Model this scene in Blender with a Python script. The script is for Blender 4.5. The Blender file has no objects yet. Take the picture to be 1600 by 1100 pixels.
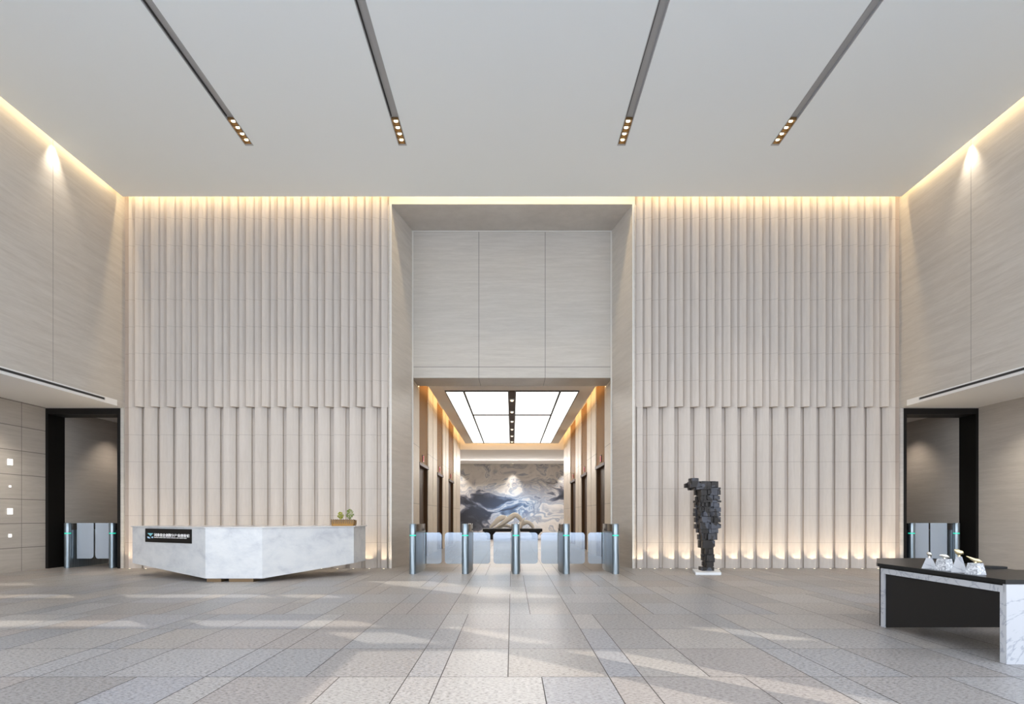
import bpy, bmesh, math, random
from mathutils import Vector, Matrix
random.seed(7)
SC = bpy.context.scene
COL = SC.collection
PI = math.pi
# ------------------------------------------------------------------ helpers
class MB:
    def __init__(s): s.bm = bmesh.new()
    def box(s, x0, x1, y0, y1, z0, z1, bevel=0, rot=None, piv=None):
        r = bmesh.ops.create_cube(s.bm, size=1)
        vs = r['verts']
        bmesh.ops.scale(s.bm, vec=(abs(x1-x0), abs(y1-y0), abs(z1-z0)), verts=vs)
        bmesh.ops.translate(s.bm, vec=((x0+x1)/2, (y0+y1)/2, (z0+z1)/2), verts=vs)
        if rot: bmesh.ops.rotate(s.bm, cent=piv or ((x0+x1)/2, (y0+y1)/2, (z0+z1)/2), matrix=rot, verts=vs)
        if bevel:
            es = list({e for v in vs for e in v.link_edges})
            bmesh.ops.bevel(s.bm, geom=es, offset=bevel, segments=2, affect='EDGES', profile=.5)
        return s
    def loft(s, rings, cap=True):
        """rings: list of equal-length point lists"""
        vr = [[s.bm.verts.new(p) for p in r] for r in rings]
        n = len(rings[0])
        for a, b in zip(vr[:-1], vr[1:]):
            for i in range(n):
                s.bm.faces.new((a[i], a[(i+1) % n], b[(i+1) % n], b[i]))
        if cap:
            s.bm.faces.new(list(reversed(vr[0]))); s.bm.faces.new(vr[-1])
        return s
    def prism(s, pts, z0, z1):
        return s.loft([[(p[0], p[1], z0) for p in pts], [(p[0], p[1], z1) for p in pts]])
    def cyl(s, x, y, z0, z1, r, r2=None, n=24):
        r2 = r if r2 is None else r2
        c = [(math.cos(2*PI*i/n), math.sin(2*PI*i/n)) for i in range(n)]
        return s.loft([[(x+a*r, y+b*r, z0) for a, b in c], [(x+a*r2, y+b*r2, z1) for a, b in c]])
    def lathe(s, x, y, prof, n=24):
        c = [(math.cos(2*PI*i/n), math.sin(2*PI*i/n)) for i in range(n)]
        return s.loft([[(x+a*r, y+b*r, z) for a, b in c] for r, z in prof])
    def tube(s, pts, rad, flat=1.0, n=14):
        """pts list of Vector, rad list; flattened along y"""
        rings = []
        P = [Vector(p) for p in pts]
        for i, p in enumerate(P):
            t = (P[min(i+1, len(P)-1)] - P[max(i-1, 0)]).normalized()
            side = Vector((0, 1, 0))
            up = side.cross(t).normalized(); side = t.cross(up).normalized()
            rings.append([tuple(p + up*math.cos(2*PI*k/n)*rad[i] + side*math.sin(2*PI*k/n)*rad[i]*flat) for k in range(n)])
        return s.loft(rings)
    def build(s, name, mat, parent=None, smooth=False, kind=None):
        bmesh.ops.recalc_face_normals(s.bm, faces=s.bm.faces)
        me = bpy.data.meshes.new(name); s.bm.to_mesh(me); s.bm.free()
        me.materials.append(mat)
        o = bpy.data.objects.new(name, me); COL.objects.link(o)
        if parent:
            o.parent = parent
            pl = Vector(parent.location) if not parent.parent else Vector(parent.location)+Vector(parent.parent.location)
            me.transform(Matrix.Translation(-pl))
        if smooth:
            for p in me.polygons: p.use_smooth = True
            try: me.set_sharp_from_angle(angle=math.radians(35))
            except Exception: pass
        if kind: o['kind'] = kind
        return o
def origin(o, loc):
    """put a top-level mesh's origin at loc"""
    o.data.transform(Matrix.Translation(-Vector(loc))); o.location = loc
    return o
def tag(o, label, cat, group=None):
    o['label'] = label; o['category'] = cat
    if group: o['group'] = group
    return o
def thing(name, label, cat, loc, group=None):
    o = bpy.data.objects.new(name, None); COL.objects.link(o); o.location = loc
    o.empty_display_size = .1
    return tag(o, label, cat, group)
def smoothcurve(pts, k=6):
    """catmull-rom through (x,y,z,r)"""
    P = [pts[0]] + list(pts) + [pts[-1]]; out = []
    for i in range(1, len(P)-2):
        for j in range(k):
            t = j/k
            out.append([0.5*((2*b)+(-a+c)*t+(2*a-5*b+4*c-d)*t*t+(-a+3*b-3*c+d)*t**3) for a, b, c, d in zip(P[i-1], P[i], P[i+1], P[i+2])])
    out.append(list(pts[-1])); return out
# ------------------------------------------------------------------ materials
def srgb(r, g, b):
    f = lambda c: (c/255/12.92) if c/255 <= .04045 else ((c/255+.055)/1.055)**2.4
    return (f(r), f(g), f(b), 1)
class NT:
    def __init__(s, name):
        s.m = bpy.data.materials.new(name); s.m.use_nodes = True
        s.t = s.m.node_tree; s.b = s.t.nodes['Principled BSDF']
    def n(s, typ, **kw):
        x = s.t.nodes.new(typ)
        for k, v in kw.items(): setattr(x, k, v)
        return x
    def l(s, a, b): s.t.links.new(a, b)
    def coord(s, scale, rot=(0, 0, 0)):
        c = s.n('ShaderNodeTexCoord'); m = s.n('ShaderNodeMapping')
        m.inputs['Scale'].default_value = scale; m.inputs['Rotation'].default_value = rot
        s.l(c.outputs['Object'], m.inputs['Vector']); return m.outputs[0]
    def noise(s, vec, scale=1, detail=6, rough=.55, dist=0):
        x = s.n('ShaderNodeTexNoise'); x.inputs['Scale'].default_value = scale
        x.inputs['Detail'].default_value = detail; x.inputs['Roughness'].default_value = rough
        x.inputs['Distortion'].default_value = dist
        s.l(vec, x.inputs['Vector']); return x
    def ramp(s, fac, stops):
        r = s.n('ShaderNodeValToRGB'); e = r.color_ramp.elements
        while len(e) < len(stops): e.new(.5)
        for q, (p, c) in zip(e, stops): q.position = p; q.color = c
        s.l(fac, r.inputs[0]); return r.outputs[0]
    def math(s, op, a, b=None, c=None):
        x = s.n('ShaderNodeMath'); x.operation = op
        for i, v in enumerate((a, b, c)):
            if v is None: continue
            if hasattr(v, 'links') or hasattr(v, 'node'): s.l(v, x.inputs[i])
            else: x.inputs[i].default_value = v
        return x.outputs[0]
    def mix(s, fac, a, b, mode='MIX'):
        x = s.n('ShaderNodeMix'); x.data_type = 'RGBA'; x.blend_type = mode
        for k, v in ((0, fac), (6, a), (7, b)):
            if hasattr(v, 'node'): s.l(v, x.inputs[k])
            else: x.inputs[k].default_value = v
        return x.outputs[2]
    def base(s, v):
        if hasattr(v, 'node'): s.l(v, s.b.inputs['Base Color'])
        else: s.b.inputs['Base Color'].default_value = v
    def set(s, **kw):
        for k, v in kw.items(): s.b.inputs[k.replace('_', ' ')].default_value = v
        return s.m
def plain(name, col, rough=.5, metal=0, spec=.5, emit=0, ecol=None, grain=None):
    t = NT(name)
    if grain:
        n = t.noise(t.coord(grain), 1, 3)
        c2 = tuple(c*.88 for c in col[:3])+(1,)
        t.base(t.ramp(n.outputs[0], [(.35, c2), (.65, col)]))
    else: t.base(col)
    t.set(Roughness=rough, Metallic=metal, Specular_IOR_Level=spec)
    if emit:
        t.b.inputs['Emission Color'].default_value = ecol or col; t.b.inputs['Emission Strength'].default_value = emit
    return t.m
def stone(name, ca, cb, scale, joints=(), rough=.45, jd=.45, spec=.4, fine=None, contrast=(.2, .8)):
    """cut stone with streaks; joints = (axis, offset, spacing, halfwidth)"""
    t = NT(name)
    n1 = t.noise(t.coord(scale), 1, 5, .6, .6)
    n2 = t.noise(t.coord(tuple(c*6 for c in scale)), 1, 3, .6, 0)
    f = t.math('ADD', t.math('MULTIPLY', n1.outputs[0], .65), t.math('MULTIPLY', n2.outputs[0], .35))
    col = t.ramp(f, [(contrast[0], ca), (contrast[1], cb)])
    if joints:
        c = t.n('ShaderNodeTexCoord'); sp = t.n('ShaderNodeSeparateXYZ'); t.l(c.outputs['Object'], sp.inputs[0])
        tot = None
        for ax, off, spc, hw in joints:
            v = t.math('SUBTRACT', sp.outputs[ax], off-spc/2)
            v = t.math('FLOORED_MODULO', v, spc)
            v = t.math('ABSOLUTE', t.math('SUBTRACT', v, spc/2))
            v = t.math('LESS_THAN', v, hw)
            tot = v if tot is None else t.math('MAXIMUM', tot, v)
        dark = tuple(c*jd for c in ca[:3])+(1,)
        col = t.mix(tot, col, dark)
    t.base(col); t.set(Roughness=rough, Specular_IOR_Level=spec)
    return t.m
ST_A, ST_B = srgb(184, 177, 168), srgb(216, 211, 203)
M = {}
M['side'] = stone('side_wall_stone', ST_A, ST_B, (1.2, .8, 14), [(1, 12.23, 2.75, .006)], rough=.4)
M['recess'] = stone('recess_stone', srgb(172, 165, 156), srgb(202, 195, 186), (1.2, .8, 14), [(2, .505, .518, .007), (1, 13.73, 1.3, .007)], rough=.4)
M['recess_plain'] = stone('recess_plain_stone', srgb(172, 165, 156), srgb(202, 195, 186), (1.2, .8, 14), rough=.4)
M['flute'] = stone('flute_stone', srgb(186, 177, 168), srgb(205, 197, 189), (9, 9, .9), [(2, 1.19, .61, .0035)], rough=.5, jd=.72)
M['flute_strip'] = stone('strip_stone', srgb(165, 152, 142), srgb(188, 176, 166), (9, 9, .9), [(2, 1.19, .61, .0035)], rough=.5, jd=.72)
M['portal'] = stone('portal_stone', srgb(178, 173, 165), srgb(209, 204, 196), (1.0, 1.0, 16), [(0, .82, 1.64, .007), (2, 4.86, 50, .007)], rough=.33)
M['jamb'] = stone('jamb_stone', srgb(186, 180, 172), srgb(216, 210, 202), (1.0, 1.0, 14), rough=.36)
M['cream'] = stone('cream_marble', srgb(202, 187, 166), srgb(226, 214, 196), (1.5, 1.5, 3), [(2, 1.5, 1.5, .005)], rough=.5)
M['trim'] = plain('pale_trim_metal', srgb(214, 211, 204), .4)
M['ceil'] = plain('ceiling_paint', srgb(240, 245, 246), .9, spec=.1)
M['lobbyceil'] = plain('lobby_ceiling_paint', srgb(244, 240, 235), .9, spec=.1)
M['fascia'] = plain('fascia_paint', srgb(243, 242, 240), .6)
M['black'] = plain('black_metal', srgb(22, 20, 19), .5, 0, .25, grain=(4, 4, 1))
M['dark'] = plain('dark_slot', srgb(45, 43, 42), .6)
M['chan'] = plain('track_channel_metal', srgb(176, 177, 178), .6, 0)
M['gold'] = plain('brass_baffle', srgb(128, 98, 58), .5, .3)
M['lens'] = plain('lamp_lens', srgb(255, 236, 200), .3, emit=4, ecol=srgb(255, 232, 190))
M['led'] = plain('warm_led', srgb(255, 226, 170), .5, emit=12, ecol=srgb(255, 214, 148))
M['ledw'] = plain('lobby_led', srgb(255, 236, 205), .5, emit=9, ecol=srgb(255, 216, 158))
M['panel'] = plain('luminous_panel', srgb(255, 255, 255), .6, emit=1.7, ecol=srgb(255, 254, 250))
M['whitelit'] = plain('lit_white_square', srgb(255, 255, 255), .5, emit=1.0, ecol=(1, 1, 1, 1))
M['upl'] = plain('uplight_lens', srgb(255, 240, 215), .3, emit=2.5, ecol=srgb(255, 230, 190))
M['plaster'] = plain('white_sculpture_plaster', srgb(228, 224, 216), .5, grain=(3, 3, 3))
M['plinthw'] = plain('white_plinth', srgb(225, 228, 230), .35)
M['gblack'] = plain('gloss_black', srgb(24, 24, 24), .3, 0, .25, grain=(2, 2, 2))
M['wood'] = plain('desk_base_bronze', srgb(120, 96, 66), .4, .3, grain=(3, 3, 20))
M['leaf'] = plain('leaf_green', srgb(120, 142, 48), .6, grain=(30, 30, 30))
M['leaf2'] = plain('leaf_yellow_green', srgb(168, 170, 70), .6, grain=(30, 30, 30))
M['basket'] = plain('planter_brass', srgb(146, 108, 52), .4, .5, grain=(40, 6, 6))
M['soil'] = plain('soil', srgb(60, 44, 30), .9, grain=(40, 40, 40))
M['green'] = plain('status_green', srgb(40, 190, 160), .4, emit=1.0, ecol=srgb(40, 190, 160))
M['red'] = plain('red_display', srgb(150, 22, 14), .4, emit=.8, ecol=srgb(190, 30, 20))
M['smoke'] = plain('smoked_glass_cap', srgb(70, 66, 62), .12)
M['white'] = plain('letter_white', srgb(235, 235, 235), .5, emit=.25, ecol=(1, 1, 1, 1))
M['cyan'] = plain('logo_teal', srgb(130, 196, 206), .5, emit=.2, ecol=srgb(130, 196, 206))
M['pblue'] = plain('logo_pale_blue', srgb(176, 206, 232), .5, emit=.2, ecol=srgb(176, 206, 232))
M['ground'] = plain('pavement', srgb(205, 207, 210), .8, grain=(.5, .5, .5))
M['mull'] = plain('mullion_metal', srgb(110, 112, 115), .5, .4)
M['screen'] = plain('sun_mask_grey', srgb(150, 150, 150), .8, grain=(.3, .3, .3))
# brushed steel
t = NT('brushed_steel'); n = t.noise(t.coord((60, 60, 1.5)), 1, 4)
t.base(t.ramp(n.outputs[0], [(.3, srgb(120, 132, 140)), (.7, srgb(172, 184, 192))]))
M['steel'] = t.set(Roughness=.32, Metallic=.85)
# block sculpture metal; lighter bluish cells put daylit patches into the colour
t = NT('dark_bronze_blocks'); n = t.n('ShaderNodeTexVoronoi'); n.inputs['Scale'].default_value = 1; t.l(t.coord((9, 9, 6)), n.inputs['Vector'])
t.base(t.ramp(n.outputs['Color'], [(.35, srgb(32, 27, 24)), (.6, srgb(42, 37, 34)), (.8, srgb(72, 74, 82))]))
M['blocks'] = t.set(Roughness=.42, Metallic=.3)
# bronze mesh panel
t = NT('bronze_mesh')
b = t.n('ShaderNodeTexBrick'); b.inputs['Scale'].default_value = 60; t.l(t.coord((1, 1, 1), (0, PI/2, 0)), b.inputs['Vector'])
b.inputs['Color1'].default_value = srgb(166, 118, 50); b.inputs['Color2'].default_value = srgb(132, 90, 34); b.inputs['Mortar'].default_value = srgb(58, 38, 20)
t.base(b.outputs[0]); M['bronze'] = t.set(Roughness=.6, Metallic=.0, Specular_IOR_Level=.12)
M['bdoor'] = plain('dark_bronze_door', srgb(70, 46, 22), .5, .0, .15, grain=(8, 8, 1))
# marble
def marble(name, base, vein, scale, rough=.25, lo=.46, w=.05):
    t = NT(name); n = t.noise(t.coord(scale), 1, 8, .6, 1.6)
    a = t.math('ABSOLUTE', t.math('SUBTRACT', n.outputs[0], .5))
    col = t.ramp(a, [(0, vein), (w, base)])
    n2 = t.noise(t.coord(tuple(c*.6 for c in scale)), 1, 3)
    col = t.mix(t.math('MULTIPLY', n2.outputs[0], .35), col, vein)
    t.base(col); return t.set(Roughness=rough)
t = NT('white_marble'); n = t.noise(t.coord((2.2, 2.2, 3.5), (0, .5, .3)), 1, 9, .68, .3)
t.base(t.ramp(n.outputs[0], [(.3, srgb(190, 192, 197)), (.45, srgb(208, 210, 212)), (.6, srgb(218, 219, 219))]))
bu = t.n('ShaderNodeBump'); bu.inputs['Strength'].default_value = .12; bu.inputs['Distance'].default_value = .02; n2 = t.noise(t.coord((9, 9, 14)), 1, 5); t.l(n2.outputs[0], bu.inputs['Height']); t.l(bu.outputs[0], t.b.inputs['Normal'])
M['marble'] = t.set(Roughness=.2)
M['marblef'] = marble('white_marble_veined', srgb(186, 187, 190), srgb(150, 153, 160), (2, 2, 3), .25, w=.025)
M['marbles'] = marble('grey_speckled_marble', srgb(222, 223, 224), srgb(128, 130, 136), (14, 14, 18), .3, w=.09)
M['silver'] = plain('silver_cast', srgb(205, 200, 188), .25, .9)
M['goldc'] = plain('pale_gold_cast', srgb(206, 188, 148), .28, .9)
def gate_glass(name, frost, gloss, tint):
    t = NT(name); tr = t.n('ShaderNodeBsdfTransparent'); tr.inputs[0].default_value = tint
    gl = t.n('ShaderNodeBsdfGlossy'); gl.inputs[0].default_value = (.84, .90, .98, 1); gl.inputs['Roughness'].default_value = .03
    df = t.n('ShaderNodeBsdfDiffuse'); df.inputs[0].default_value = (.58, .66, .76, 1)
    m1 = t.n('ShaderNodeMixShader'); m1.inputs[0].default_value = gloss; t.l(tr.outputs[0], m1.inputs[1]); t.l(gl.outputs[0], m1.inputs[2])
    m2 = t.n('ShaderNodeMixShader'); m2.inputs[0].default_value = frost; t.l(m1.outputs[0], m2.inputs[1]); t.l(df.outputs[0], m2.inputs[2])
    t.l(m2.outputs[0], t.t.nodes['Material Output'].inputs[0]); return t.m
M['glass'] = gate_glass('gate_glass_clear', .02, .24, (.62, .67, .71, 1))
M['glassf'] = gate_glass('gate_glass_frosted', .6, .2, (.8, .84, .88, 1))
# floor granite
t = NT('granite_tiles'); at = t.n('ShaderNodeAttribute'); at.attribute_name = 'tone'
sp = t.noise(t.coord((32, 60, 40)), 1, 3, .7); 
spk = t.ramp(sp.outputs[0], [(.37, (.48, .47, .46, 1)), (.47, (.88, .88, .88, 1)), (.62, (1.12, 1.12, 1.12, 1))])
col = t.mix(1.0, at.outputs[0], spk, 'MULTIPLY')
t.base(col); M['floor'] = t.set(Roughness=.38, Specular_IOR_Level=.22)
M['grout'] = plain('grout', srgb(95, 88, 84), .8)
# mural
t = NT('ink_wash_mural')
tc = t.n('ShaderNodeTexCoord'); sx = t.n('ShaderNodeSeparateXYZ'); t.l(tc.outputs['Object'], sx.inputs[0])
warp = t.noise(t.coord((.34, .34, .42)), 1, 3, .5, .5)
v = t.n('ShaderNodeVectorMath'); v.operation = 'MULTIPLY_ADD'; t.l(warp.outputs['Color'], v.inputs[0])
v.inputs[1].default_value = (1.9, 1.9, 1.9); t.l(t.coord((.32, .32, .75)), v.inputs[2])
a = t.noise(v.outputs[0], 1.25, 7, .56, 1.1)
X = sx.outputs[0]; Z = sx.outputs[2]
# dark masses: lower left, right-middle; pale top and lower right; blue middle
def blob(cx, cz, rx, rz):
    dx = t.math('POWER', t.math('ABSOLUTE', t.math('DIVIDE', t.math('SUBTRACT', X, cx), rx)), 2)
    dz = t.math('POWER', t.math('ABSOLUTE', t.math('DIVIDE', t.math('SUBTRACT', Z, cz), rz)), 2)
    e = t.math('POWER', 2.718, t.math('MULTIPLY', t.math('ADD', dx, dz), -1)); return e
darkm = t.math('ADD', blob(-2.9, 1.0, 1.6, 1.0), t.math('MULTIPLY', blob(2.6, 2.1, .9, .55), .7))
darkm = t.math('ADD', darkm, t.math('MULTIPLY', blob(-2.6, 2.2, 1.3, .4), .6))
lightm = t.math('ADD', blob(.2, 3.7, 2.8, .75), t.math('ADD', blob(2.6, .6, 1.2, .9), blob(-2.4, 3.1, 1.5, .4)))
f = t.math('ADD', a.outputs[0], t.math('SUBTRACT', t.math('MULTIPLY', lightm, .11), t.math('MULTIPLY', darkm, .2)))
c1 = t.ramp(f, [(.26, srgb(34, 34, 38)), (.36, srgb(82, 82, 90)), (.42, srgb(176, 170, 166)), (.46, srgb(120, 124, 136)), (.50, srgb(196, 190, 184)), (.535, srgb(136, 140, 150)), (.57, srgb(200, 195, 188)), (.66, srgb(188, 182, 176)), (.70, srgb(150, 150, 154)), (.76, srgb(205, 200, 194))])
c2 = t.ramp(f, [(.30, srgb(44, 60, 88)), (.40, srgb(96, 122, 158)), (.45, srgb(176, 190, 208)), (.49, srgb(84, 108, 146)), (.54, srgb(150, 172, 198)), (.60, srgb(205, 208, 212)), (.70, srgb(110, 134, 168))])
bl = t.math('MULTIPLY', blob(.2, 1.7, 2.2, 1.0), 1.15)
blc = t.math('MINIMUM', bl, 1.0)
t.base(t.mix(blc, c1, c2)); M['mural'] = t.set(Roughness=.3)
# ------------------------------------------------------------------ key sizes
BW = 14.45            # back wall plane
CZ = 8.27             # ceiling
HALF = 8.77
# ------------------------------------------------------------------ floor
def floor_mesh(name, x0, x1, ys, kind):
    bm = bmesh.new(); lay = bm.loops.layers.float_color.new('tone')
    g = .0035
    def quad(a, b, c, d, z, col):
        vs = [bm.verts.new(p) for p in ((a, c, z), (b, c, z), (b, d, z), (a, d, z))]
        fc = bm.faces.new(vs)
        for l in fc.loops: l[lay] = col
    tones = [(176, 173, 171), (170, 165, 161), (180, 173, 166), (170, 168, 167), (183, 178, 173), (175, 167, 161), (173, 171, 172)]
    for y0, y1 in zip(ys[:-1], ys[1:]):
        k = math.floor((x0+.78)/1.5)
        x = -.78 + 1.5*k
        mode = random.choice([(.25, .75, .5), (.5, .25, .75), (.25, .5, .75), (.5, .75, .25), (.75, .25, .5)])
        if abs(y0-3.75) < .1 or abs(y0+.0-4.75) < 1e-3 and False: mode = (.25, .75, .5)
        while x < x1:
            for w in mode:
                a, b = max(x, x0), min(x+w, x1)
                if b > a+.02:
                    tcol = random.choice(tones); j = random.uniform(.72, .81)
                    c = srgb(*tcol); c = (c[0]*j, c[1]*j, c[2]*j, 1)
                    quad(a+g, b-g, y0+g, y1-g, .0, c)
                x += w
    me = bpy.data.meshes.new(name); bm.to_mesh(me); bm.free(); me.materials.append(M['floor'])
    o = bpy.data.objects.new(name, me); COL.objects.link(o); o['kind'] = kind
    return o
floor_mesh('floor', -11, 11, [-2.25 + i for i in range(18)], 'structure')
floor_mesh('floor', -11, 11, [14.75 + i for i in range(26)], 'structure')
MB().box(-11.2, 11.2, -2.3, 40.8, -.3, -.004).build('floor', M['grout'], kind='structure')
# ------------------------------------------------------------------ ceiling with four track slots
TX = [-5.02, -2.09, 2.09, 5.02]
TW = .08
TE = 12.24
mb = MB()
xs = [-HALF+.13]
for x in TX: xs += [x-TW, x+TW]
xs.append(HALF-.13)
for i in range(0, len(xs), 2): mb.box(xs[i], xs[i+1], -2, 14.2, CZ, CZ+.12)
for x in TX: mb.box(x-TW, x+TW, TE, 14.2, CZ, CZ+.12)
mb.build('ceiling', M['ceil'], kind='structure')
MB().box(-10.7, 10.7, -2.2, 16.9, 8.9, 9.1).build('ceiling', M['ceil'], kind='structure')
# track lights
tl_names = ['outer left', 'inner left', 'inner right', 'outer right']
for i, x in enumerate(TX):
    t = thing('track_light', 'recessed grey ceiling track with four gold lamps, ' + ['leftmost of the four', 'second from the left', 'third from the left', 'rightmost of the four'][i], 'track light', (x, TE, CZ), 'long recessed ceiling tracks')
    c = MB().box(x-TW+.001, x+TW-.001, -2, TE, CZ+.045, CZ+.1).box(x-TW+.001, x-TW+.012, -2, TE-.001, CZ-.003, CZ+.045).box(x+TW-.012, x+TW-.001, -2, TE-.001, CZ-.003, CZ+.045)
    c.box(x-TW+.012, x+TW-.012, TE-.05, TE-.001, CZ-.003, CZ+.045)
    c.build('channel', M['chan'], t)
    MB().box(x-TW+.012, x-TW+.03, -2, TE-.86, CZ+.02, CZ+.045).build('rail', M['dark'], t)
    for k in range(4):
        y0 = TE-.05-.19*(k+1)
        h = MB()
        h.box(x-.066, x+.066, y0+.004, y0+.016, CZ-.002, CZ+.044).box(x-.066, x+.066, y0+.174, y0+.186, CZ-.002, CZ+.044)
        h.box(x-.066, x-.056, y0+.016, y0+.174, CZ-.002, CZ+.044).box(x+.056, x+.066, y0+.016, y0+.174, CZ-.002, CZ+.044)
        hh = h.build('lamp_baffle', M['gold'], t)
        MB().lathe(x, y0+.095, [(.02, CZ+.044), (.034, CZ+.036), (.036, CZ+.02), (.02, CZ+.012)], 16).build('lamp_lens', M['lens'], hh, True)
# ------------------------------------------------------------------ side walls, bulkheads, recesses
for s, side in ((-1, 'left'), (1, 'right')):
    ystart = 4.5
    def bx(mb, a, b, *r): return mb.box(min(s*a, s*b), max(s*a, s*b), *r)
    bx(MB(), HALF, 10.6, ystart, 14.5, 3.76, 8.9).build('wall_'+side, M['side'], kind='structure')
    bx(MB(), HALF+.02, 10.6, ystart, 14.45, 3.63, 3.76).build('ceiling', M['fascia'], kind='structure')
    bx(MB(), HALF, HALF+.02, 14.21, 14.45, 3.63, 3.76).build('trim_1', M['side'], kind='structure')
    f = bx(MB(), HALF-.004, HALF+.02, ystart, 14.21, 3.63, 3.758).build('trim_2', M['fascia'], kind='structure')
    d = thing('air_diffuser', 'dark linear air slot in the white band along the %s wall' % side, 'air vent', (s*HALF, 13.75, 3.7))
    bx(MB(), HALF-.012, HALF+.001, ystart+.5, 13.75, 3.685, 3.725).build('slot', M['dark'], d)
    e = bx(MB(), HALF-.016, HALF-.004, ystart+.5, 13.77, 3.68, 3.685); bx(e, HALF-.016, HALF-.004, ystart+.5, 13.77, 3.725, 3.73); bx(e, HALF-.016, HALF-.004, 13.75, 13.77, 3.68, 3.73)
    e.build('bezel', M['chan'], d)
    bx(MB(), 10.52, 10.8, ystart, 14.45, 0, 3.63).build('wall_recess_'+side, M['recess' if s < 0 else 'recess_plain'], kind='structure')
    # strip between side wall and flutes
    bx(MB(), 8.655, HALF, 14.5, 15.0, 0, 8.9).build('wall_back_'+side, M['flute_strip'], kind='structure')
    bx(MB(), HALF, 8.84, 14.45, 15.0, 0, 3.76).build('wall_back_'+side, M['jamb'], kind='structure')
    # door portal
    dn = 'door_1' if s < 0 else 'door_2'
    m = MB(); bx(m, 10.46, 10.52, 14.43, 14.97, 0, 3.61); bx(m, 8.84, 8.90, 14.43, 14.97, 0, 3.61); bx(m, 8.90, 10.46, 14.43, 14.97, 3.48, 3.61)
    m.build(dn, M['black'], kind='structure')
    bx(MB(), 8.84, 10.52, 14.45, 15.0, 3.612, 3.63).build('wall_back_'+side, M['jamb'], kind='structure')
    # corridor behind the door
    m = MB(); bx(m, 10.46, 10.8, 14.98, 22, 0, 3.65); bx(m, 7.8, 10.46, 22, 22.3, 0, 3.65)
    m.build('wall_corridor_'+side, M['recess_plain'], kind='structure')
    bx(MB(), 7.7, 8.0, 15.01, 22, 0, 3.65).build('wall_corridor_'+side, M['recess_plain'], kind='structure')
    bx(MB(), 7.7, 10.8, 15.01, 22.3, 3.65, 3.8).build('ceiling', M['lobbyceil'], kind='structure')
# ------------------------------------------------------------------ fluted walls
P = .3564; U0 = 8.655; ZL = 3.65
def flutes(s, side):
    F = BW
    A = [(0, 0), (.06, .004), (.12, .018), (.178, .05)]           # receding blade
    lower = [(0, 0), (.05, .014), (.12, .038), (.18, .068), (.236, .105), (.242, .155), (.29, .165), (P, .185)]
    def section(k, z):
        pass
    m = MB()
    bmm = m.bm
    def wall(profile, z0, z1):
        # profile: list of (u, depth) over the full width -> front skin strip
        vb = [bmm.verts.new((s*(U0-u), F+d, z0)) for u, d in profile]
        vt = [bmm.verts.new((s*(U0-u), F+d, z1)) for u, d in profile]
        for i in range(len(profile)-1): bmm.faces.new((vb[i], vb[i+1], vt[i+1], vt[i]))
        return vb, vt
    lo, up = [], []
    for k in range(17):
        u = k*P
        prof = lower if k < 16 else [q for q in lower if q[0] < .179]
        for a, d in prof: lo.append((u+a, d))
        up += [(u, 0), (u+.06, .026), (u+.12, .06), (u+.178, .105)]
        if k < 16: up += [(u+.178, -.06), (u+.238, -.03), (u+.30, .01), (u+P, .07)]
    lo.append((lo[-1][0], .2)); up.append((up[-1][0], .2))
    lo.insert(0, (0, .2)); up.insert(0, (0, .2))
    wall(lo, 0, ZL); wall(up, ZL, 8.9)
    # undersides of the upper blades: full cap slab between profiles
    for k in range(16):
        u = k*P
        pts = [(u+.178, -.06), (u+.238, -.03), (u+.30, .01), (u+P, .07), (u+P, .19), (u+.178, .19)]
        vs = [bmm.verts.new((s*(U0-a), F+d, ZL)) for a, d in pts]; bmm.faces.new(vs)
    o = m.build('wall_fluted_'+side, M['flute'], kind='structure')
    a, b = sorted((s*2.775, s*8.655))
    MB().box(a, b, 14.66, 15.1, 0, 8.9).build('wall_back_'+side, M['flute_strip'], kind='structure')
flutes(-1, 'left'); flutes(1, 'right')
# ------------------------------------------------------------------ central portal
for s in (-1, 1):
    side = 'left' if s < 0 else 'right'
    pts = [(s*2.73, 14.45), (s*2.775, 14.45), (s*2.9, 14.67), (s*2.9, 15.8), (s*2.46, 15.8)]
    MB().prism(pts, 0, 8.22).build('wall_portal_'+side, M['jamb'], kind='structure')
    a, b = sorted((s*2.715, s*2.745))
    MB().box(a, b, 14.435, 14.45, 0, 8.22).build('trim_3', M['trim'], kind='structure')
    a, b = sorted((s*2.43, s*2.465))
    MB().box(a, b, 15.77, 15.795, 0, 8.215).build('trim_4', M['trim'], kind='structure')
    a, b = sorted((s*2.46, s*2.95))
    MB().box(a, b, 15.8, 17.0, 0, 4.59).build('wall_lobby_'+side, M['cream'], kind='structure')
MB().box(-2.775, 2.775, 14.45, 15.8, 8.22, 8.9).build('wall_portal_top', M['jamb'], kind='structure')
MB().box(-2.43, 2.43, 15.77, 15.795, 8.19, 8.215).build('trim_5', M['trim'], kind='structure')
MB().box(-2.9, 2.9, 15.8, 16.8, 4.59, 8.22).build('wall_portal_header', M['portal'], kind='structure')
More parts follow.
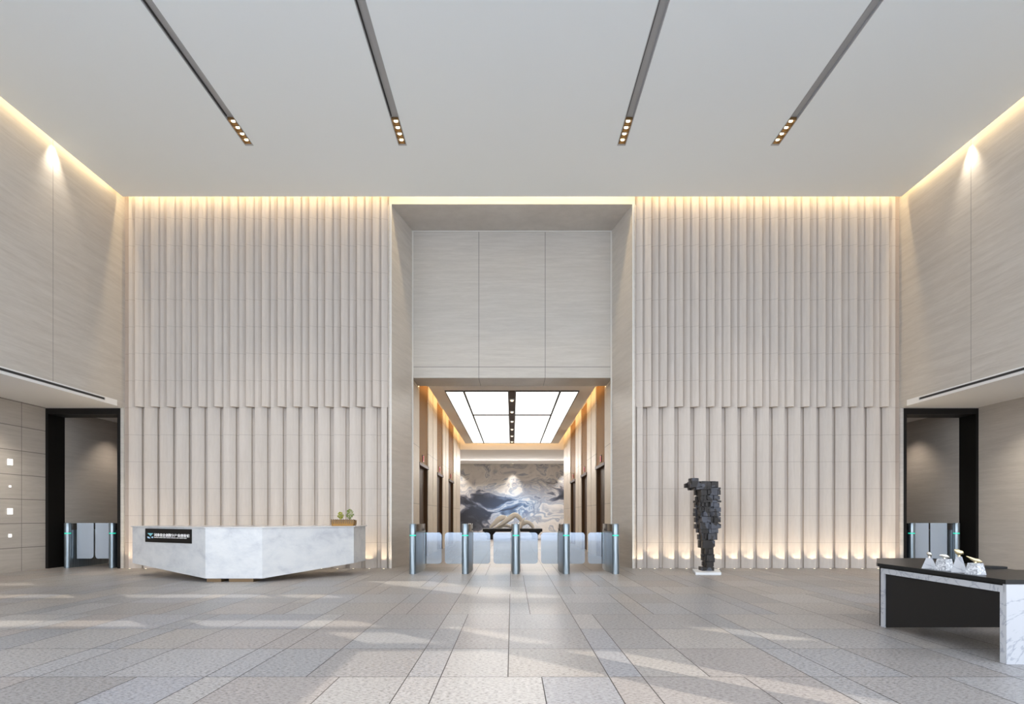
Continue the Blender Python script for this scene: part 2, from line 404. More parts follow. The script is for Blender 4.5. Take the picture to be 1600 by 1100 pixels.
# ------------------------------------------------------------------ lift lobby shell
MB().box(-3.2, 3.2, 16.8, 30.5, 5.0, 5.2).build('ceiling', M['lobbyceil'], kind='structure')
MB().box(-2.2, 2.2, 16.82, 30.2, 4.59, 4.72).build('ceiling', M['lobbyceil'], kind='structure')
MB().box(-6.2, 6.2, 30.5, 39.2, 4.32, 5.2).build('ceiling', M['lobbyceil'], kind='structure')
MB().box(-6.2, 6.2, 39.0, 39.4, 0, 4.32).build('wall_back', M['recess_plain'], kind='structure')
o = MB().box(-4.6, 4.6, 38.96, 38.995, .0, 4.318).build('wall_mural', M['mural'])
tag(o, 'blue, grey and black swirling ink wash mural on the far lobby wall', 'mural')
bays = [(17.0, 18.9), (21.1, 22.9), (24.9, 27.1)]
piers = [(18.9, 19.95), (20.05, 21.1), (22.9, 23.85), (23.95, 24.9), (27.1, 28.5), (28.6, 30.1)]
for s in (-1, 1):
    side = 'left' if s < 0 else 'right'
    def bx(mb, a, b, *r): return mb.box(min(s*a, s*b), max(s*a, s*b), *r)
    for y0, y1 in piers:
        bx(MB(), 2.47, 2.74, y0, y1, 0, 5.0).build('wall_pier_'+side, M['cream'], kind='structure')
    bx(MB(), 2.95, 3.2, 17.0, 30.1, 0, 5.0).build('wall_lobby_'+side, M['black'], kind='structure')
    bx(MB(), 2.47, 6.2, 30.1, 30.5, 0, 5.2).build('wall_lobby_end_'+side, M['cream'], kind='structure')
    bx(MB(), 6.0, 6.2, 30.5, 39.0, 0, 4.32).build('wall_rear_'+side, M['recess_plain'], kind='structure')
    gm = MB()
    for (a, b) in ((19.95, 20.05), (23.85, 23.95), (28.5, 28.6)): bx(gm, 2.6, 2.7, a, b, 0, 5.0)
    gm.build('trim_6', M['bdoor'], kind='structure')
    for k, (y0, y1) in enumerate(bays):
        e = thing('elevator', 'bronze elevator doorway on the %s of the lobby, %s' % (side, ['nearest the turnstiles', 'middle of three', 'farthest from the turnstiles'][k]), 'elevator', (s*2.6, (y0+y1)/2, 0), 'elevators off the lobby')
        bx(MB(), 2.50, 2.64, y0+.005, y1-.005, 2.62, 4.98).build('transom_panel', M['bronze'], e)
        fr = MB(); bx(fr, 2.49, 2.66, y0+.03, y0+.09, 0, 2.54); bx(fr, 2.49, 2.66, y1-.09, y1-.005, 0, 2.54); bx(fr, 2.45, 2.66, y0+.03, y1-.005, 2.54, 2.62)
        fr.build('door_frame', M['bdoor'], e)
        ym = (y0+y1)/2
        bx(MB(), 2.57, 2.60, y0+.09, ym-.004, .01, 2.54).build('door', M['bdoor'], e)
        bx(MB(), 2.57, 2.60, ym+.004, y1-.09, .01, 2.54).build('door', M['bdoor'], e)
        d = bx(MB(), 2.485, 2.50, ym-.11, ym+.11, 2.68, 2.88).build('floor_display', M['black'], e)
        gg = MB(); bx(gg, 2.479, 2.485, ym-.07, ym+.07, 2.70, 2.725); bx(gg, 2.479, 2.485, ym-.07, ym+.07, 2.835, 2.86)
        bx(gg, 2.479, 2.485, ym-.07, ym-.045, 2.725, 2.835); bx(gg, 2.479, 2.485, ym+.045, ym+.07, 2.725, 2.835)
        gg.build('digit', M['red'], d)
        l = MB(); bx(l, 2.475, 2.49, y0+.003, y0+.025, 0.02, 2.5); bx(l, 2.475, 2.49, y0+.003, y0+.025, 2.64, 4.9); 
        l.build('light_strip', M['ledw'], e)
    # cove strip on top of the raft
    bx(MB(), 2.05, 2.12, 17.0, 30.1, 4.722, 4.76).build('trim_7', M['ledw'], kind='structure')
MB().box(-2.0, 2.0, 30.05, 30.12, 4.722, 4.76).build('trim_7', M['ledw'], kind='structure')
# luminous ceiling panels
pan = [(-1.82, -1.33, 17.4, 30.0, 'long side panel along the left elevators'), (1.33, 1.82, 17.4, 30.0, 'long side panel along the right elevators'),
       (-1.30, -.1, 17.4, 21.53, 'near left square panel'), (.1, 1.30, 17.4, 21.53, 'near right square panel'),
       (-1.30, -.1, 21.57, 30.0, 'far left long panel'), (.1, 1.30, 21.57, 30.0, 'far right long panel')]
for x0, x1, y0, y1, w in pan:
    t = thing('ceiling_light', 'glowing white ceiling light over the elevator lobby, ' + w, 'ceiling light', ((x0+x1)/2, (y0+y1)/2, 4.59), 'luminous lobby ceiling panels')
    MB().box(x0+.012, x1-.012, y0+.11, y1-.11, 4.575, 4.589).build('diffuser', M['panel'], t)
    MB().box(x0-.01, x0+.012, y0-.01, y1+.01, 4.57, 4.589).box(x1-.012, x1+.01, y0-.01, y1+.01, 4.57, 4.589).box(x0+.012, x1-.012, y0-.01, y0+.11, 4.57, 4.589).box(x0+.012, x1-.012, y1-.11, y1+.01, 4.57, 4.589).build('frame', M['dark'], t)
t = thing('track_light', 'bronze lamp track down the middle of the glowing lobby ceiling', 'track light', (0, 17.4, 4.59))
MB().box(-.085, .085, 17.4, 30.0, 4.56, 4.59).build('channel', M['bdoor'], t)
for k in range(6):
    y = 18.6+k*2.1
    h = MB().box(-.07, .07, y-.12, y+.12, 4.53, 4.56).build('lamp_head', M['chan'], t)
    MB().cyl(0, y-.055, 4.522, 4.53, .04).cyl(0, y+.055, 4.522, 4.53, .04).build('lamp_lens', M['lens'], h)
# rear downlights
def spot(name, loc, tgt, energy, size, blend, col, parent=None, rad=.03):
    L = bpy.data.lights.new(name, 'SPOT'); L.energy = energy; L.spot_size = size; L.spot_blend = blend; L.color = col; L.shadow_soft_size = rad
    o = bpy.data.objects.new(name, L); COL.objects.link(o)
    d = Vector(tgt)-Vector(loc); o.rotation_euler = d.to_track_quat('-Z', 'Y').to_euler()
    o.location = Vector(loc)-(Vector(parent.location) if parent else Vector())
    if parent: o.parent = parent
    return o
WARM = (1, .80, .55)
for x, w in ((-3.2, 'left'), (.05, 'middle'), (3.2, 'right')):
    t = thing('downlight', 'small round ceiling downlight in front of the mural, %s one' % w, 'downlight', (x, 38.5, 4.32), 'downlights above the mural')
    MB().lathe(x, 38.5, [(.09, 4.319), (.09, 4.31), (.06, 4.306)], 20).build('rim', M['fascia'], t)
    MB().cyl(x, 38.5, 4.30, 4.306, .05).build('lens', M['lens'], t)
    spot('spot', (x, 38.5, 4.28), (x, 38.75, 0), 320, math.radians(70), 1, (1, .93, .85), t)
# ------------------------------------------------------------------ turnstiles
def body_pts(cx, y0, y1, w0, w1, n=10):
    pts = []
    for i in range(n+1):
        t = i/n; pts.append((cx + w0+(w1-w0)*math.sin(PI*t), y0+(y1-y0)*t))
    for i in range(n+1):
        t = 1-i/n; pts.append((cx - w0-(w1-w0)*math.sin(PI*t), y0+(y1-y0)*t))
    return pts
def roundrect(x0, x1, z0, z1, r, corners):
    pts = []
    for (cx, cz, a0, key) in ((x1-r, z1-r, 0, 'tr'), (x0+r, z1-r, 90, 'tl'), (x0+r, z0+r, 180, 'bl'), (x1-r, z0+r, 270, 'br')):
        if key in corners:
            for k in range(7):
                a = math.radians(a0+k*15); pts.append((cx+r*math.cos(a), cz+r*math.sin(a)))
        else:
            pts.append((x1 if 'r' in key else x0, z1 if 't' in key else z0))
    return pts
def flap(x0, x1, y, z0, z1, corners, parent, mat='glass'):
    pp = roundrect(x0, x1, z0, z1, .07, corners)
    return MB().loft([[(a, y-.006, b) for a, b in pp], [(a, y+.006, b) for a, b in pp]]).build('glass_flap', M[mat], parent)
def turnstile(x, y0, y1, label, group, flaps, z0, z1, yf, hmax=1.025, gm='glass'):
    t = thing('turnstile', label, 'turnstile', (x, (y0+y1)/2, 0), group)
    MB().lathe(x, y0, [(.07, 0), (.07, .775)], 28).lathe(x, y0, [(.07, .80), (.07, hmax-.012), (.064, hmax)], 28).build('post', M['steel'], t, True)
    MB().cyl(x, y0, .775, .80, .066, n=28).build('status_light', M['green'], t)
    MB().prism(body_pts(x, y0+.062, y1, .05, .10), 0, .86).build('body', M['steel'], t, True)
    MB().prism(body_pts(x, y0+.068, y1-.01, .046, .094), .862, hmax-.012).build('glass_cap', M['smoke'], t, True)
    for a, b, cs in flaps: flap(a, b, yf, z0, z1, cs, t, gm)
    return t
TXs = [-2.03, -.956, .08, 1.11, 2.12]
names = ['leftmost of the row of five before the elevators', 'second from left in the row of five', 'middle one of the row of five', 'fourth from left in the row of five', 'rightmost of the row of five before the elevators']
for i, x in enumerate(TXs):
    fl = []
    if i < 4:
        mid = (x+TXs[i+1])/2; fl.append((x+.105, mid-.034, ('tr', 'br')))
    if i > 0:
        mid = (x+TXs[i-1])/2; fl.append((mid+.034, x-.105, ('tl', 'bl')))
    turnstile(x, 13.1, 14.65, 'brushed steel turnstile with glass flaps, ' + names[i], 'turnstiles before the elevator lobby', fl, .146, .825, 13.9)
for s, side in ((-1, 'left'), (1, 'right')):
    xa, xb = s*10.15, s*9.13
    mid = (xa+xb)/2
    for x, w in ((xa, 'beside the deep black door jamb'), (xb, 'on the side nearer the fluted wall')):
        inner = 1 if x < mid else -1
        a, b = (x+.105, mid-.02) if inner > 0 else (mid+.02, x-.105)
        tt = turnstile(x, 14.62, 16.0, 'steel turnstile in the black %s doorway, %s' % (side, w), 'turnstiles in the side doorways', [(a, b, ('br',) if inner > 0 else ('bl',))], .2, 1.02, 14.78, 1.025, 'glassf')
        if abs(x) < 9.5:
            q0, q1 = sorted((s*8.905, s*9.02))
            MB().box(q0, q1, 14.66, 15.6, 0, 1.01).build('side_cabinet', M['gblack'], tt)
# ------------------------------------------------------------------ reception desk
FL, F1, F2, FR = (-7.53, 12.7), (-5.51, 11.5), (-4.49, 11.5), (-3.14, 12.7)
BR, BL = (-3.08, 13.45), (-7.55, 13.45)
plan = [FL, F1, F2, FR, BR, BL]
top = [(x, y, .97) for x, y in plan]
bz = [.25, .062, .062, .25, .25, .25]
bot = [(x, y, z) for (x, y), z in zip(plan, bz)]
desk = thing('reception_desk', 'long faceted white marble reception desk before the left fluted wall', 'reception desk', (-5.3, 12.4, 0))
m = MB()
vt = [m.bm.verts.new(p) for p in top]; vb = [m.bm.verts.new(p) for p in bot]
for i in range(6): m.bm.faces.new((vb[i], vb[(i+1) % 6], vt[(i+1) % 6], vt[i]))
m.bm.faces.new(vt)
for q in ((0, 1, 5), (1, 2, 5), (2, 4, 5), (2, 3, 4)): m.bm.faces.new([vb[k] for k in q])
m.build('body', M['marble'], desk)
tp = [(-7.56, 12.69), (-5.52, 11.48), (-4.48, 11.48), (-3.11, 12.69), (-3.05, 13.47), (-7.58, 13.47)]
MB().prism(tp, .97, .985).build('counter_top', M['marble'], desk)
MB().box(-5.5, -5.24, 11.53, 12.1, 0, .064).build('base', M['wood'], desk)
MB().box(-5.10, -4.66, 11.53, 12.1, 0, .064).build('base', M['wood'], desk)
# sign on the left facet
fx = Vector((F1[0]-FL[0], F1[1]-FL[1], 0)); flen = fx.length; fx.normalize(); fn = Vector((fx.y, -fx.x, 0))
def facet(t, z, d): 
    p = Vector((FL[0], FL[1], 0)) + fx*(t*flen) + fn*d; return (p.x, p.y, z)
sg = thing('sign', 'black company sign with teal logo and white letters on the marble desk', 'sign', facet(.515, .68, 0))
t0, t1, z0, z1 = .199, .831, .682, .942
MB().loft([[facet(t0, z0, .001), facet(t1, z0, .001), facet(t1, z1, .001), facet(t0, z1, .001)], [facet(t0, z0, .014), facet(t1, z0, .014), facet(t1, z1, .014), facet(t0, z1, .014)]]).build('board', M['black'], sg)
W = (t1-t0)*flen
def fp(u, v, d): return facet(t0+(t1-t0)*u, z0+(z1-z0)*v, d)
def fpoly(m, pts): return m.loft([[fp(u, v, .0145) for u, v in pts], [fp(u, v, .018) for u, v in pts]])
fpoly(MB(), [(.055, .66), (.185, .66), (.12, .42), (.105, .52), (.085, .56)]).build('logo', M['cyan'], sg)
mm = MB(); fpoly(mm, [(.05, .40), (.075, .40), (.11, .33), (.12, .27), (.075, .27), (.055, .32)]); fpoly(mm, [(.14, .36), (.165, .42), (.185, .40), (.18, .30), (.155, .30)])
mm.build('logo', M['pblue'], sg)
mm = MB(); x = .205
for w in (.10, .075, .06, .09, .10, .05, .08, .06, .10):
    if x+w > .975: break
    fpoly(mm, [(x, .335), (x+w, .335), (x+w, .375), (x, .375)]); x += w+.012
mm.build('caption_line', M['white'], sg)
cu = bpy.data.curves.new('lettering', 'FONT'); cu.body = '河南省企创数字产业创业馆'; cu.size = 1; cu.extrude = .02; cu.offset = .012
to = bpy.data.objects.new('lettering', cu); COL.objects.link(to)
bpy.context.view_layer.update()
me = bpy.data.meshes.new_from_object(to.evaluated_get(bpy.context.evaluated_depsgraph_get()))
bpy.data.objects.remove(to)
if len(me.vertices):
    xs_ = [v.co.x for v in me.vertices]; ys_ = [v.co.y for v in me.vertices]
    ax, bx_, ay, by = min(xs_), max(xs_), min(ys_), max(ys_)
    for v in me.vertices:
        u = .205+(v.co.x-ax)/(bx_-ax)*.76; w = .42+(v.co.y-ay)/(by-ay)*.24
        v.co = Vector(fp(u, w, .0145 if v.co.z <= 0 else .018))-Vector(sg.location)
me.materials.clear(); me.materials.append(M['white'])
lo = bpy.data.objects.new('lettering', me); COL.objects.link(lo); lo.parent = sg
# planter on the desk
pl = thing('planter', 'narrow brass trough planter with two small green plants on the desk', 'planter', (-3.40, 12.95, .985))
pts = [(-3.64, 12.87), (-3.62, 12.85), (-3.18, 12.85), (-3.16, 12.87), (-3.16, 13.03), (-3.18, 13.05), (-3.62, 13.05), (-3.64, 13.03)]
MB().loft([[(p[0]*.94-.204, p[1], .986) for p in pts], [(p[0]*1.0, p[1], 1.03) for p in pts], [(p[0], p[1], 1.10) for p in pts]]).build('trough', M['basket'], pl)
rm = MB()
for k in range(12): rm.box(-3.63+k*.04, -3.622+k*.04+.008, 12.838, 12.849, 1.03, 1.12)
rm.box(-3.64, -3.16, 12.842, 12.849, 1.07, 1.085)
rm.build('slat_rim', M['wood'], pl)
MB().box(-3.61, -3.19, 12.87, 13.03, 1.10, 1.108).build('soil', M['soil'], pl)
for cx, h, r, mat in ((-3.47, .15, .065, 'leaf2'), (-3.28, .21, .08, 'leaf')):
    f = MB()
    for k in range(150):
        a = random.uniform(0, 2*PI); b = random.uniform(-1, 1); rr = r*random.uniform(.6, 1)
        c = Vector((cx+rr*math.cos(a)*math.sqrt(1-b*b), 12.95+rr*math.sin(a)*math.sqrt(1-b*b), 1.12+h*.5+b*h*.45))
        d1 = Vector((random.gauss(0, 1), random.gauss(0, 1), random.gauss(0, 1))).normalized(); d2 = d1.orthogonal().normalized()
        s_ = .017
        vs = [f.bm.verts.new(c+d1*s_*q1+d2*s_*q2) for q1, q2 in ((-1, 0), (0, .5), (1, 0), (0, -.5))]
        f.bm.faces.new(vs)
    f.cyl(cx, 12.95, 1.105, 1.12+h*.5, .008, n=6)
    f.build('plant', M[mat], pl)
# ------------------------------------------------------------------ block figure sculpture
bp = thing('plinth', 'low white slab under the dark block sculpture', 'plinth', (4.05, 13.3, 0))
MB().prism([(3.69, 12.86), (4.205, 12.86), (4.42, 13.7), (3.86, 13.7)], 0, .05).build('slab', M['plinthw'], bp)
YS = 13.35; SX = YS/1000
def zx(v): return (1040+v/5.5-800)*SX
def zz(v): return 1.2+(805-(720+v/5.5))*SX
rows = [(150, 180, 210, 270), (180, 232, 188, 425), (230, 252, 212, 445), (250, 300, 268, 445), (300, 340, 270, 442), (340, 360, 262, 450), (360, 400, 266, 440), (400, 440, 264, 446),
        (440, 480, 264, 450), (480, 530, 270, 447), (530, 585, 266, 445), (585, 620, 280, 425), (620, 680, 290, 420), (680, 750, 297, 408), (750, 800, 320, 398), (800, 860, 318, 404), (860, 912, 325, 400)]
m = MB()
for a, b, c, d in rows:
    w = zx(d)-zx(c); dep = min(.22, max(.1, w*.45))
    m.box(zx(c)+w*.07, zx(d)-w*.07, YS-dep*.8, YS+dep*.8, zz(b), zz(a))
    n = max(5, int(w/.018))
    for k in range(n):
        wx = random.uniform(.05, .13)*1.0; hx = random.uniform(.6, 1.0)*(zz(a)-zz(b))
        cx = random.uniform(zx(c)+wx/2, zx(d)-wx/2) if w > wx else (zx(c)+zx(d))/2
        if k == 0: cx = zx(c)+wx/2
        if k == 1: cx = zx(d)-wx/2
        cy = YS-dep*random.uniform(.55, 1.05) if k % 3 else YS+dep*random.uniform(.5, 1)
        zc = random.uniform(zz(b)+hx/2, zz(a)-hx/2) if zz(a)-zz(b) > hx else (zz(a)+zz(b))/2
        m.box(cx-wx/2, cx+wx/2, cy-.05, cy+.07, zc-hx/2, zc+hx/2)
for a, b, c, d in ((340, 355, 255, 275), (402, 418, 260, 280), (478, 492, 258, 280), (245, 252, 440, 458), (318, 330, 440, 460), (402, 412, 435, 456), (440, 452, 430, 450), (800, 822, 302, 325), (835, 870, 395, 415), (545, 575, 262, 282)):
    m.box(zx(c), zx(d), YS-.06, YS+.02, zz(b), zz(a))
m.box(zx(297), zx(400), YS-.13, YS+.12, .051, zz(910))
fig = m.build('block_sculpture', M['blocks'])
origin(fig, (3.95, YS, .051)); tag(fig, 'tall dark bronze abstract figure of stacked blocks on a white slab', 'sculpture')
# ------------------------------------------------------------------ lobby sculpture on black plinth
bp = thing('plinth', 'wide black bench-like plinth carrying the white sculpture in the lobby', 'plinth', (0, 32.2, 0))
MB().prism([(-1.45, 31.6), (1.5, 31.6), (1.5, 32.9), (-1.45, 32.9)], .38, .53).build('top_slab', M['black'], bp)
for x in (-1.1, 1.15): MB().loft([[(x-.14, 31.8, 0), (x+.14, 31.8, 0), (x+.14, 32.7, 0), (x-.14, 32.7, 0)], [(x-.14, 31.8, .2), (x+.14, 31.8, .2), (x+.14, 32.7, .2), (x-.14, 32.7, .2)], [(x-.3, 31.8, .38), (x+.3, 31.8, .38), (x+.3, 32.7, .38), (x-.3, 32.7, .38)]]).build('leg', M['black'], bp)
SY = 32.2/1000
def q(zxx, zyy, y, r): return ((700+zxx/6.11-800)*SY, y, 1.2+(805-(680+zyy/6.11))*SY, r)
m = MB()
def strand(pts, flat=.8):
    c = smoothcurve(pts, 6); m.tube([p[:3] for p in c], [max(.01, p[3]) for p in c], flat)
strand([q(400, 885, 32.2, .05), q(440, 845, 32.2, .10), q(490, 800, 32.2, .14), q(530, 785, 32.25, .12), q(570, 800, 32.3, .08)])
strand([q(440, 885, 32.0, .04), q(510, 850, 32.0, .09), q(580, 800, 32.0, .13), q(640, 762, 32.05, .13), (q(690, 800, 32.1, .10)), q(700, 850, 32.1, .08), q(690, 890, 32.1, .07)])
strand([q(470, 885, 32.3, .08), q(540, 862, 32.3, .08), q(620, 880, 32.3, .08)])
strand([q(735, 787, 32.1, .012), q(712, 815, 32.1, .07), q(690, 850, 32.1, .12), q(670, 888, 32.1, .14)])
strand([q(640, 885, 32.3, .10), q(720, 840, 32.35, .12), q(765, 832, 32.3, .10), q(800, 860, 32.3, .09), q(815, 888, 32.3, .07)])
o = m.build('white_sculpture', M['plaster'], smooth=True)
zmin = min(v.co.z for v in o.data.vertices)
for v in o.data.vertices:
    if v.co.z < .531: v.co.z = .531
origin(o, (0, 32.2, .531)); tag(o, 'flowing white abstract sculpture with looping arms on the black lobby plinth', 'sculpture')
# ------------------------------------------------------------------ console at right
cn = thing('console_table', 'black topped console with white marble frame in the right foreground', 'console table', (4.3, 5.9, 0))
tp = [(3.965, 5.14), (7.0, 5.14), (7.0, 6.05), (4.8, 6.1), (5.0, 7.76), (4.5, 7.76), (4.40, 7.72), (3.985, 7.0), (3.965, 6.94)]
MB().prism(tp, .645, .68).build('table_top', M['gblack'], cn)
def xpoly(m, x0, x1, pts): return m.loft([[(x0, y, z) for y, z in pts], [(x1, y, z) for y, z in pts]])
m = MB(); xpoly(m, 3.995, 4.03, [(6.96, .0), (6.96, .644), (6.885, .644), (6.885, 0)])
xpoly(m, 3.995, 4.03, [(6.885, .602), (6.885, .644), (5.16, .644), (5.16, .62)])
m.build('frame', M['black'], cn, kind=None)
m = MB(); xpoly(m, 3.975, 3.994, [(6.90, .63), (5.16, .63), (5.16, .575), (6.90, .575)]); xpoly(m, 3.975, 3.994, [(6.90, 0), (6.90, .575), (6.84, .575), (6.84, 0)])
xpoly(m, 3.975, 3.994, [(5.215, 0), (5.215, .575), (5.185, .575), (5.185, 0)])
m.build('marble_border', M['marblef'], cn)
m = MB(); xpoly(m, 3.996, 4.02, [(6.838, .601), (5.22, .601), (5.22, .285), (6.838, .0)])
m.build('side_panel', M['black'], cn)
MB().box(3.975, 7.0, 5.145, 5.184, 0, .644).build('front_panel', M['marblef'], cn)
MB().box(6.9, 6.96, 5.19, 6.0, 0, .644).build('leg', M['black'], cn)
MB().box(4.9, 4.96, 7.6, 7.7, 0, .644).build('leg', M['black'], cn)
tr = [(4.055, 6.22, .118, .045, .105, 'marblef', 'silver', 'pale pyramid', 0), (4.06, 6.01, .145, .105, .11, 'marbles', 'silver', 'speckled squat', 1),
      (4.052, 5.80, .112, .04, .145, 'marblef', 'goldc', 'tallest white pyramid', 2), (4.062, 5.61, .142, .10, .10, 'marbles', 'goldc', 'speckled block nearest the front', 3)]
lab = ['small trophy on a white pyramid base, leftmost of four on the console', 'trophy on a speckled squat base, second from left on the console', 'trophy on the tallest white tapered base, third from left on the console', 'trophy on a speckled base with a long slanted gilt top, rightmost on the console']
for (x, y, w, w2, h, mt, om, _, k) in tr:
    t = thing('trophy', lab[k], 'trophy', (x, y, .68), 'trophies on the console')
    a, b = w/2, w2/2; z = .681
    rot = Matrix.Rotation(math.radians(28 if k in (0, 2) else 20), 3, 'Z')
    def R(pts, zz_): return [tuple(Vector((x, y, zz_)) + rot @ Vector((p[0], p[1], 0))) for p in pts]
    sq = lambda r: [(-r, -r), (r, -r), (r, r), (-r, r)]
    MB().loft([R(sq(a*.8), z), R(sq(b*.8), z+h)]).build('base', M[mt], t)
    o_ = MB(); zt = z+h
    o_.cyl(x, y, zt, zt+.018, .012, .008, 10)
    if k == 0: pts = [(-.03, .02, .03, .008), (-.012, .0, .038, .02), (.008, .0, .032, .018), (.03, 0, .015, .006)]
    if k == 1: pts = [(-.06, .0, .032, .005), (-.03, .0, .03, .014), (.0, .0, .024, .02), (.03, 0, .02, .016), (.06, 0, .012, .005)]
    if k == 2: pts = [(-.055, .0, .06, .004), (-.03, .0, .05, .02), (.0, .0, .034, .026), (.03, 0, .034, .018), (.045, 0, .02, .006)]
    if k == 3: pts = [(-.10, .0, .06, .003), (-.06, .0, .045, .010), (-.01, .0, .026, .016), (.03, 0, .018, .018), (.07, 0, .008, .006)]
    c = smoothcurve([(x+p[0]*.8, y-p[1], zt+p[2], p[3]) for p in pts], 5)
    o_.tube([p[:3] for p in c], [max(.003, p[3]) for p in c], .7, 10)
    o_.build('ornament', M[om], t, True)
o = MB().prism([(4.62, 6.3), (4.80, 6.2), (4.83, 6.26), (4.66, 6.5)], .681, .70).build('black_folder', M['gblack'])
origin(o, (4.7, 6.3, .68)); tag(o, 'thin black folder lying on the console behind the trophies', 'folder')
# ------------------------------------------------------------------ white squares on the left recess wall
for y_, sz, w in ((722, .125, 'topmost of four'), (760, .04, 'smallest, between the two large ones'), (799, .125, 'lower large one of four'), (837, .065, 'lowest of four')):
    Z_ = 1.2+(805-y_)*.0134
    o = MB().box(-10.519, -10.50, 13.4-sz/2, 13.4+sz/2, Z_-sz/2, Z_+sz/2).build('wall_light', M['whitelit'])
    origin(o, (-10.519, 13.4, Z_)); tag(o, 'small square white wall light on the left recess wall, ' + w, 'wall light', 'white squares on the left recess wall')
# ------------------------------------------------------------------ floor uplights
def ordinal(k):
    return ['first', 'second', 'third', 'fourth', 'fifth', 'sixth', 'seventh', 'eighth', 'ninth', 'tenth', 'eleventh', 'twelfth', 'thirteenth', 'fourteenth', 'fifteenth', 'sixteenth', 'seventeenth'][k]
for s, side in ((-1, 'left'), (1, 'right')):
    for k in range(17):
        u = k*P + (.125 if k < 16 else .09)
        x = s*(U0-u)
        t = thing('floor_uplight', 'tiny floor uplight at the foot of the %s fluted wall, %s from its outer corner' % (side, ordinal(k)), 'uplight', (x, BW-.17, 0), 'uplights along the %s fluted wall' % side)
        MB().lathe(x, BW-.17, [(.035, .0), (.035, .006), (.028, .008)], 14).build('rim', M['steel'], t)
        MB().cyl(x, BW-.17, .008, .010, .02, n=12).build('lens', M['upl'], t)
        spot('spot', (x, BW-.17, .014), (x, BW-.17, 1), 14, math.radians(94), .15, WARM, t, .012)
# ------------------------------------------------------------------ lamps in the coves, added rear fill
def area(name, loc, sx_, sy_, energy, col, rot):
    L = bpy.data.lights.new(name, 'AREA'); L.shape = 'RECTANGLE'; L.size = sx_; L.size_y = sy_; L.energy = energy; L.color = col
    o = bpy.data.objects.new(name, L); COL.objects.link(o); o.location = loc; o.rotation_euler = rot
    return o
COVE = (1, .74, .42)
for s in (-1, 1):
    area('cove_lamp', (s*5.7, 14.27, 8.62), 5.8, .05, 52, COVE, (math.radians(12), 0, 0))
    area('cove_lamp', (s*8.69, 9.3, 8.62), .05, 9.4, 95, COVE, (0, math.radians(-8*s), 0))
    for y in (12.23, 9.48):
        spot('wall_washer', (s*8.66, y, 8.4), (s*8.75, y, 5), 130, math.radians(70), 1, (1, .88, .72), None, .02)
    for y in (12.5,):
        spot('recess_lamp', (s*9.6, y, 3.6), (s*9.7, y+.6, 0), 170, math.radians(110), .9, (1, .9, .78), None, .05)
    spot('corridor_lamp', (s*9.6, 16.6, 3.6), (s*10.4, 16.4, 0), 70, math.radians(100), .8, (1, .86, .72), None, .05)
    spot('corridor_lamp', (s*9.2, 19.6, 3.6), (s*9.8, 19.4, 0), 70, math.radians(110), .8, (1, .86, .72), None, .05)
area('rear_fill', (0, 36.5, 4.3), 7, 1.5, 1000, (1, .95, .9), (math.radians(-25), 0, 0))  # added fill light to brighten the mural and rear zone, no fixture
area('cove_lamp', (0, 14.27, 8.60), 5.3, .05, 42, COVE, (math.radians(20), 0, 0))
for i, x in enumerate(TX):
    spot('track_spot', (x, 11.8, 8.25), (x*1.02, 12.6, 0), 350, math.radians(75), .8, (1, .9, .78), None, .06)
    spot('track_spot', (x, 6, 8.25), (x*1.02, 6.4, 0), 200, math.radians(100), .9, (1, .93, .85), None, .06)
# ------------------------------------------------------------------ street side: facade, ground, added sun mask
MB().box(-60, 60, -60, -2.31, -.2, -.02).build('ground', M['ground'], kind='structure')
MB().box(11.21, 60, -2.3, 14, -.2, -.02).build('ground', M['ground'], kind='structure')
m = MB()
for x in (-10.5, -8.7, -4.4, 0, 8.1): m.box(x-.04, x+.04, -2.2, -2.02, 0, 8.9)
m.box(-10.6, 10.6, -2.18, -2.04, 3.55, 3.65); m.build('window_1', M['mull'], kind='structure')
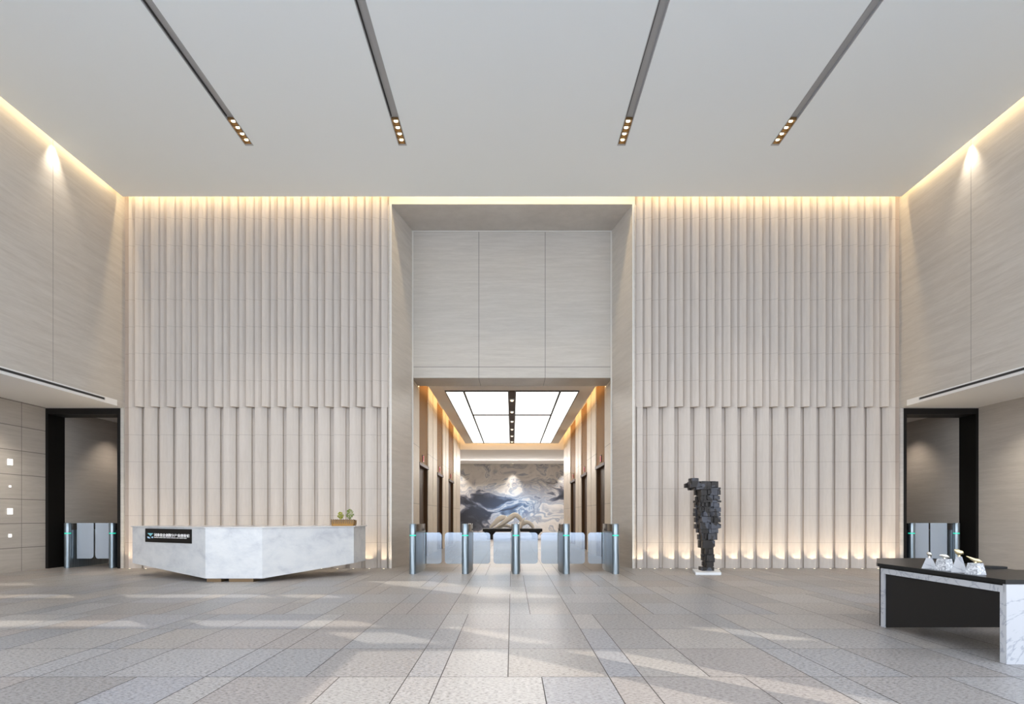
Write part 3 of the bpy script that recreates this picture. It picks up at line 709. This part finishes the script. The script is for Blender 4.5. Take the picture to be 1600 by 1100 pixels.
# added off-view mask in the sun's path, holes shape the floor's light patches (u = x+y, v = y on the floor)
SUNK = .6; YD = 30
def lit(u, v):
    if 1.5 < v < 5.8 and u < 5.7:
        x = u-v
        if x > -1.46-.0*(v-4): return True
    H = [(6.0, 6.75, 1.5, 5.9), (1.0, 3.2, 6.9, 7.45), (3.6, 5.7, 6.9, 7.45), (4.6, 5.5, 6.05, 6.7), (5.85, 6.6, 6.05, 7.1),
         (-2, 3.2, 9.35, 9.95), (3.7, 7, 9.35, 9.9), (9.0, 10.3, 9.3, 11.9), (8.75, 9.3, 6.2, 7.1), (-1, 3, 11.0, 11.5)]
    return any(a < u < b and c < v < d for a, b, c, d in H)
m = MB(); dv = .15; du = .15
v = 1.5
while v < 27:
    u = -12; start = u
    runs = []; cur = None
    while u < 26:
        if lit(u+du/2, v+dv/2):
            if cur is not None: runs.append((cur, u)); cur = None
        elif cur is None: cur = u
        u += du
    if cur is not None: runs.append((cur, u))
    for a, b in runs: m.box(a+YD, b+YD, -YD-.2, -YD, SUNK*(v+YD), SUNK*(v+dv+YD))
    v += dv
for x in (18.4, 55.7): m.box(x-.4, x, -YD-.2, -YD, -.02, SUNK*(27+YD))
m.build('added_sun_mask', M['screen'], kind='structure')
S = bpy.data.lights.new('sun', 'SUN'); S.energy = 5; S.angle = math.radians(.06); S.color = (1, .93, .82)
so = bpy.data.objects.new('sun', S); COL.objects.link(so)
so.rotation_euler = Vector((-1, 1, -SUNK)).to_track_quat('-Z', 'Y').to_euler(); so.location = (20, -20, 20)
w = bpy.data.worlds.new('sky'); SC.world = w; w.use_nodes = True
nt = w.node_tree; bg = nt.nodes['Background']
tc = nt.nodes.new('ShaderNodeTexCoord'); sp = nt.nodes.new('ShaderNodeSeparateXYZ'); rp = nt.nodes.new('ShaderNodeValToRGB')
nt.links.new(tc.outputs['Generated'], sp.inputs[0]); nt.links.new(sp.outputs[2], rp.inputs[0]); nt.links.new(rp.outputs[0], bg.inputs[0])
rp.color_ramp.elements[0].color = (.90, .945, 1, 1); rp.color_ramp.elements[1].color = (.58, .70, .92, 1)
bg.inputs[1].default_value = 4.0
p = area('window_portal', (0, -2.0, 4.2), 20, 8.2, 1, (1, 1, 1), (math.radians(90), 0, 0)); p.data.cycles.is_portal = True
# ------------------------------------------------------------------ camera
cam = bpy.data.cameras.new('camera'); co = bpy.data.objects.new('camera', cam); COL.objects.link(co)
co.location = (0, 0, 1.2); co.rotation_euler = (math.radians(90), 0, 0)
cam.sensor_width = 36; cam.lens = 22.5; cam.shift_y = 255/1600; cam.clip_end = 300; cam.clip_start = .05
SC.camera = co
SC.view_settings.view_transform = 'Standard'; SC.view_settings.look = 'None'; SC.view_settings.gamma = 1
SC.view_settings.exposure = .1; SC.view_settings.use_curve_mapping = False
SC.cycles.max_bounces = 10; SC.cycles.diffuse_bounces = 6; SC.cycles.sample_clamp_indirect = 6; SC.cycles.caustics_reflective = False
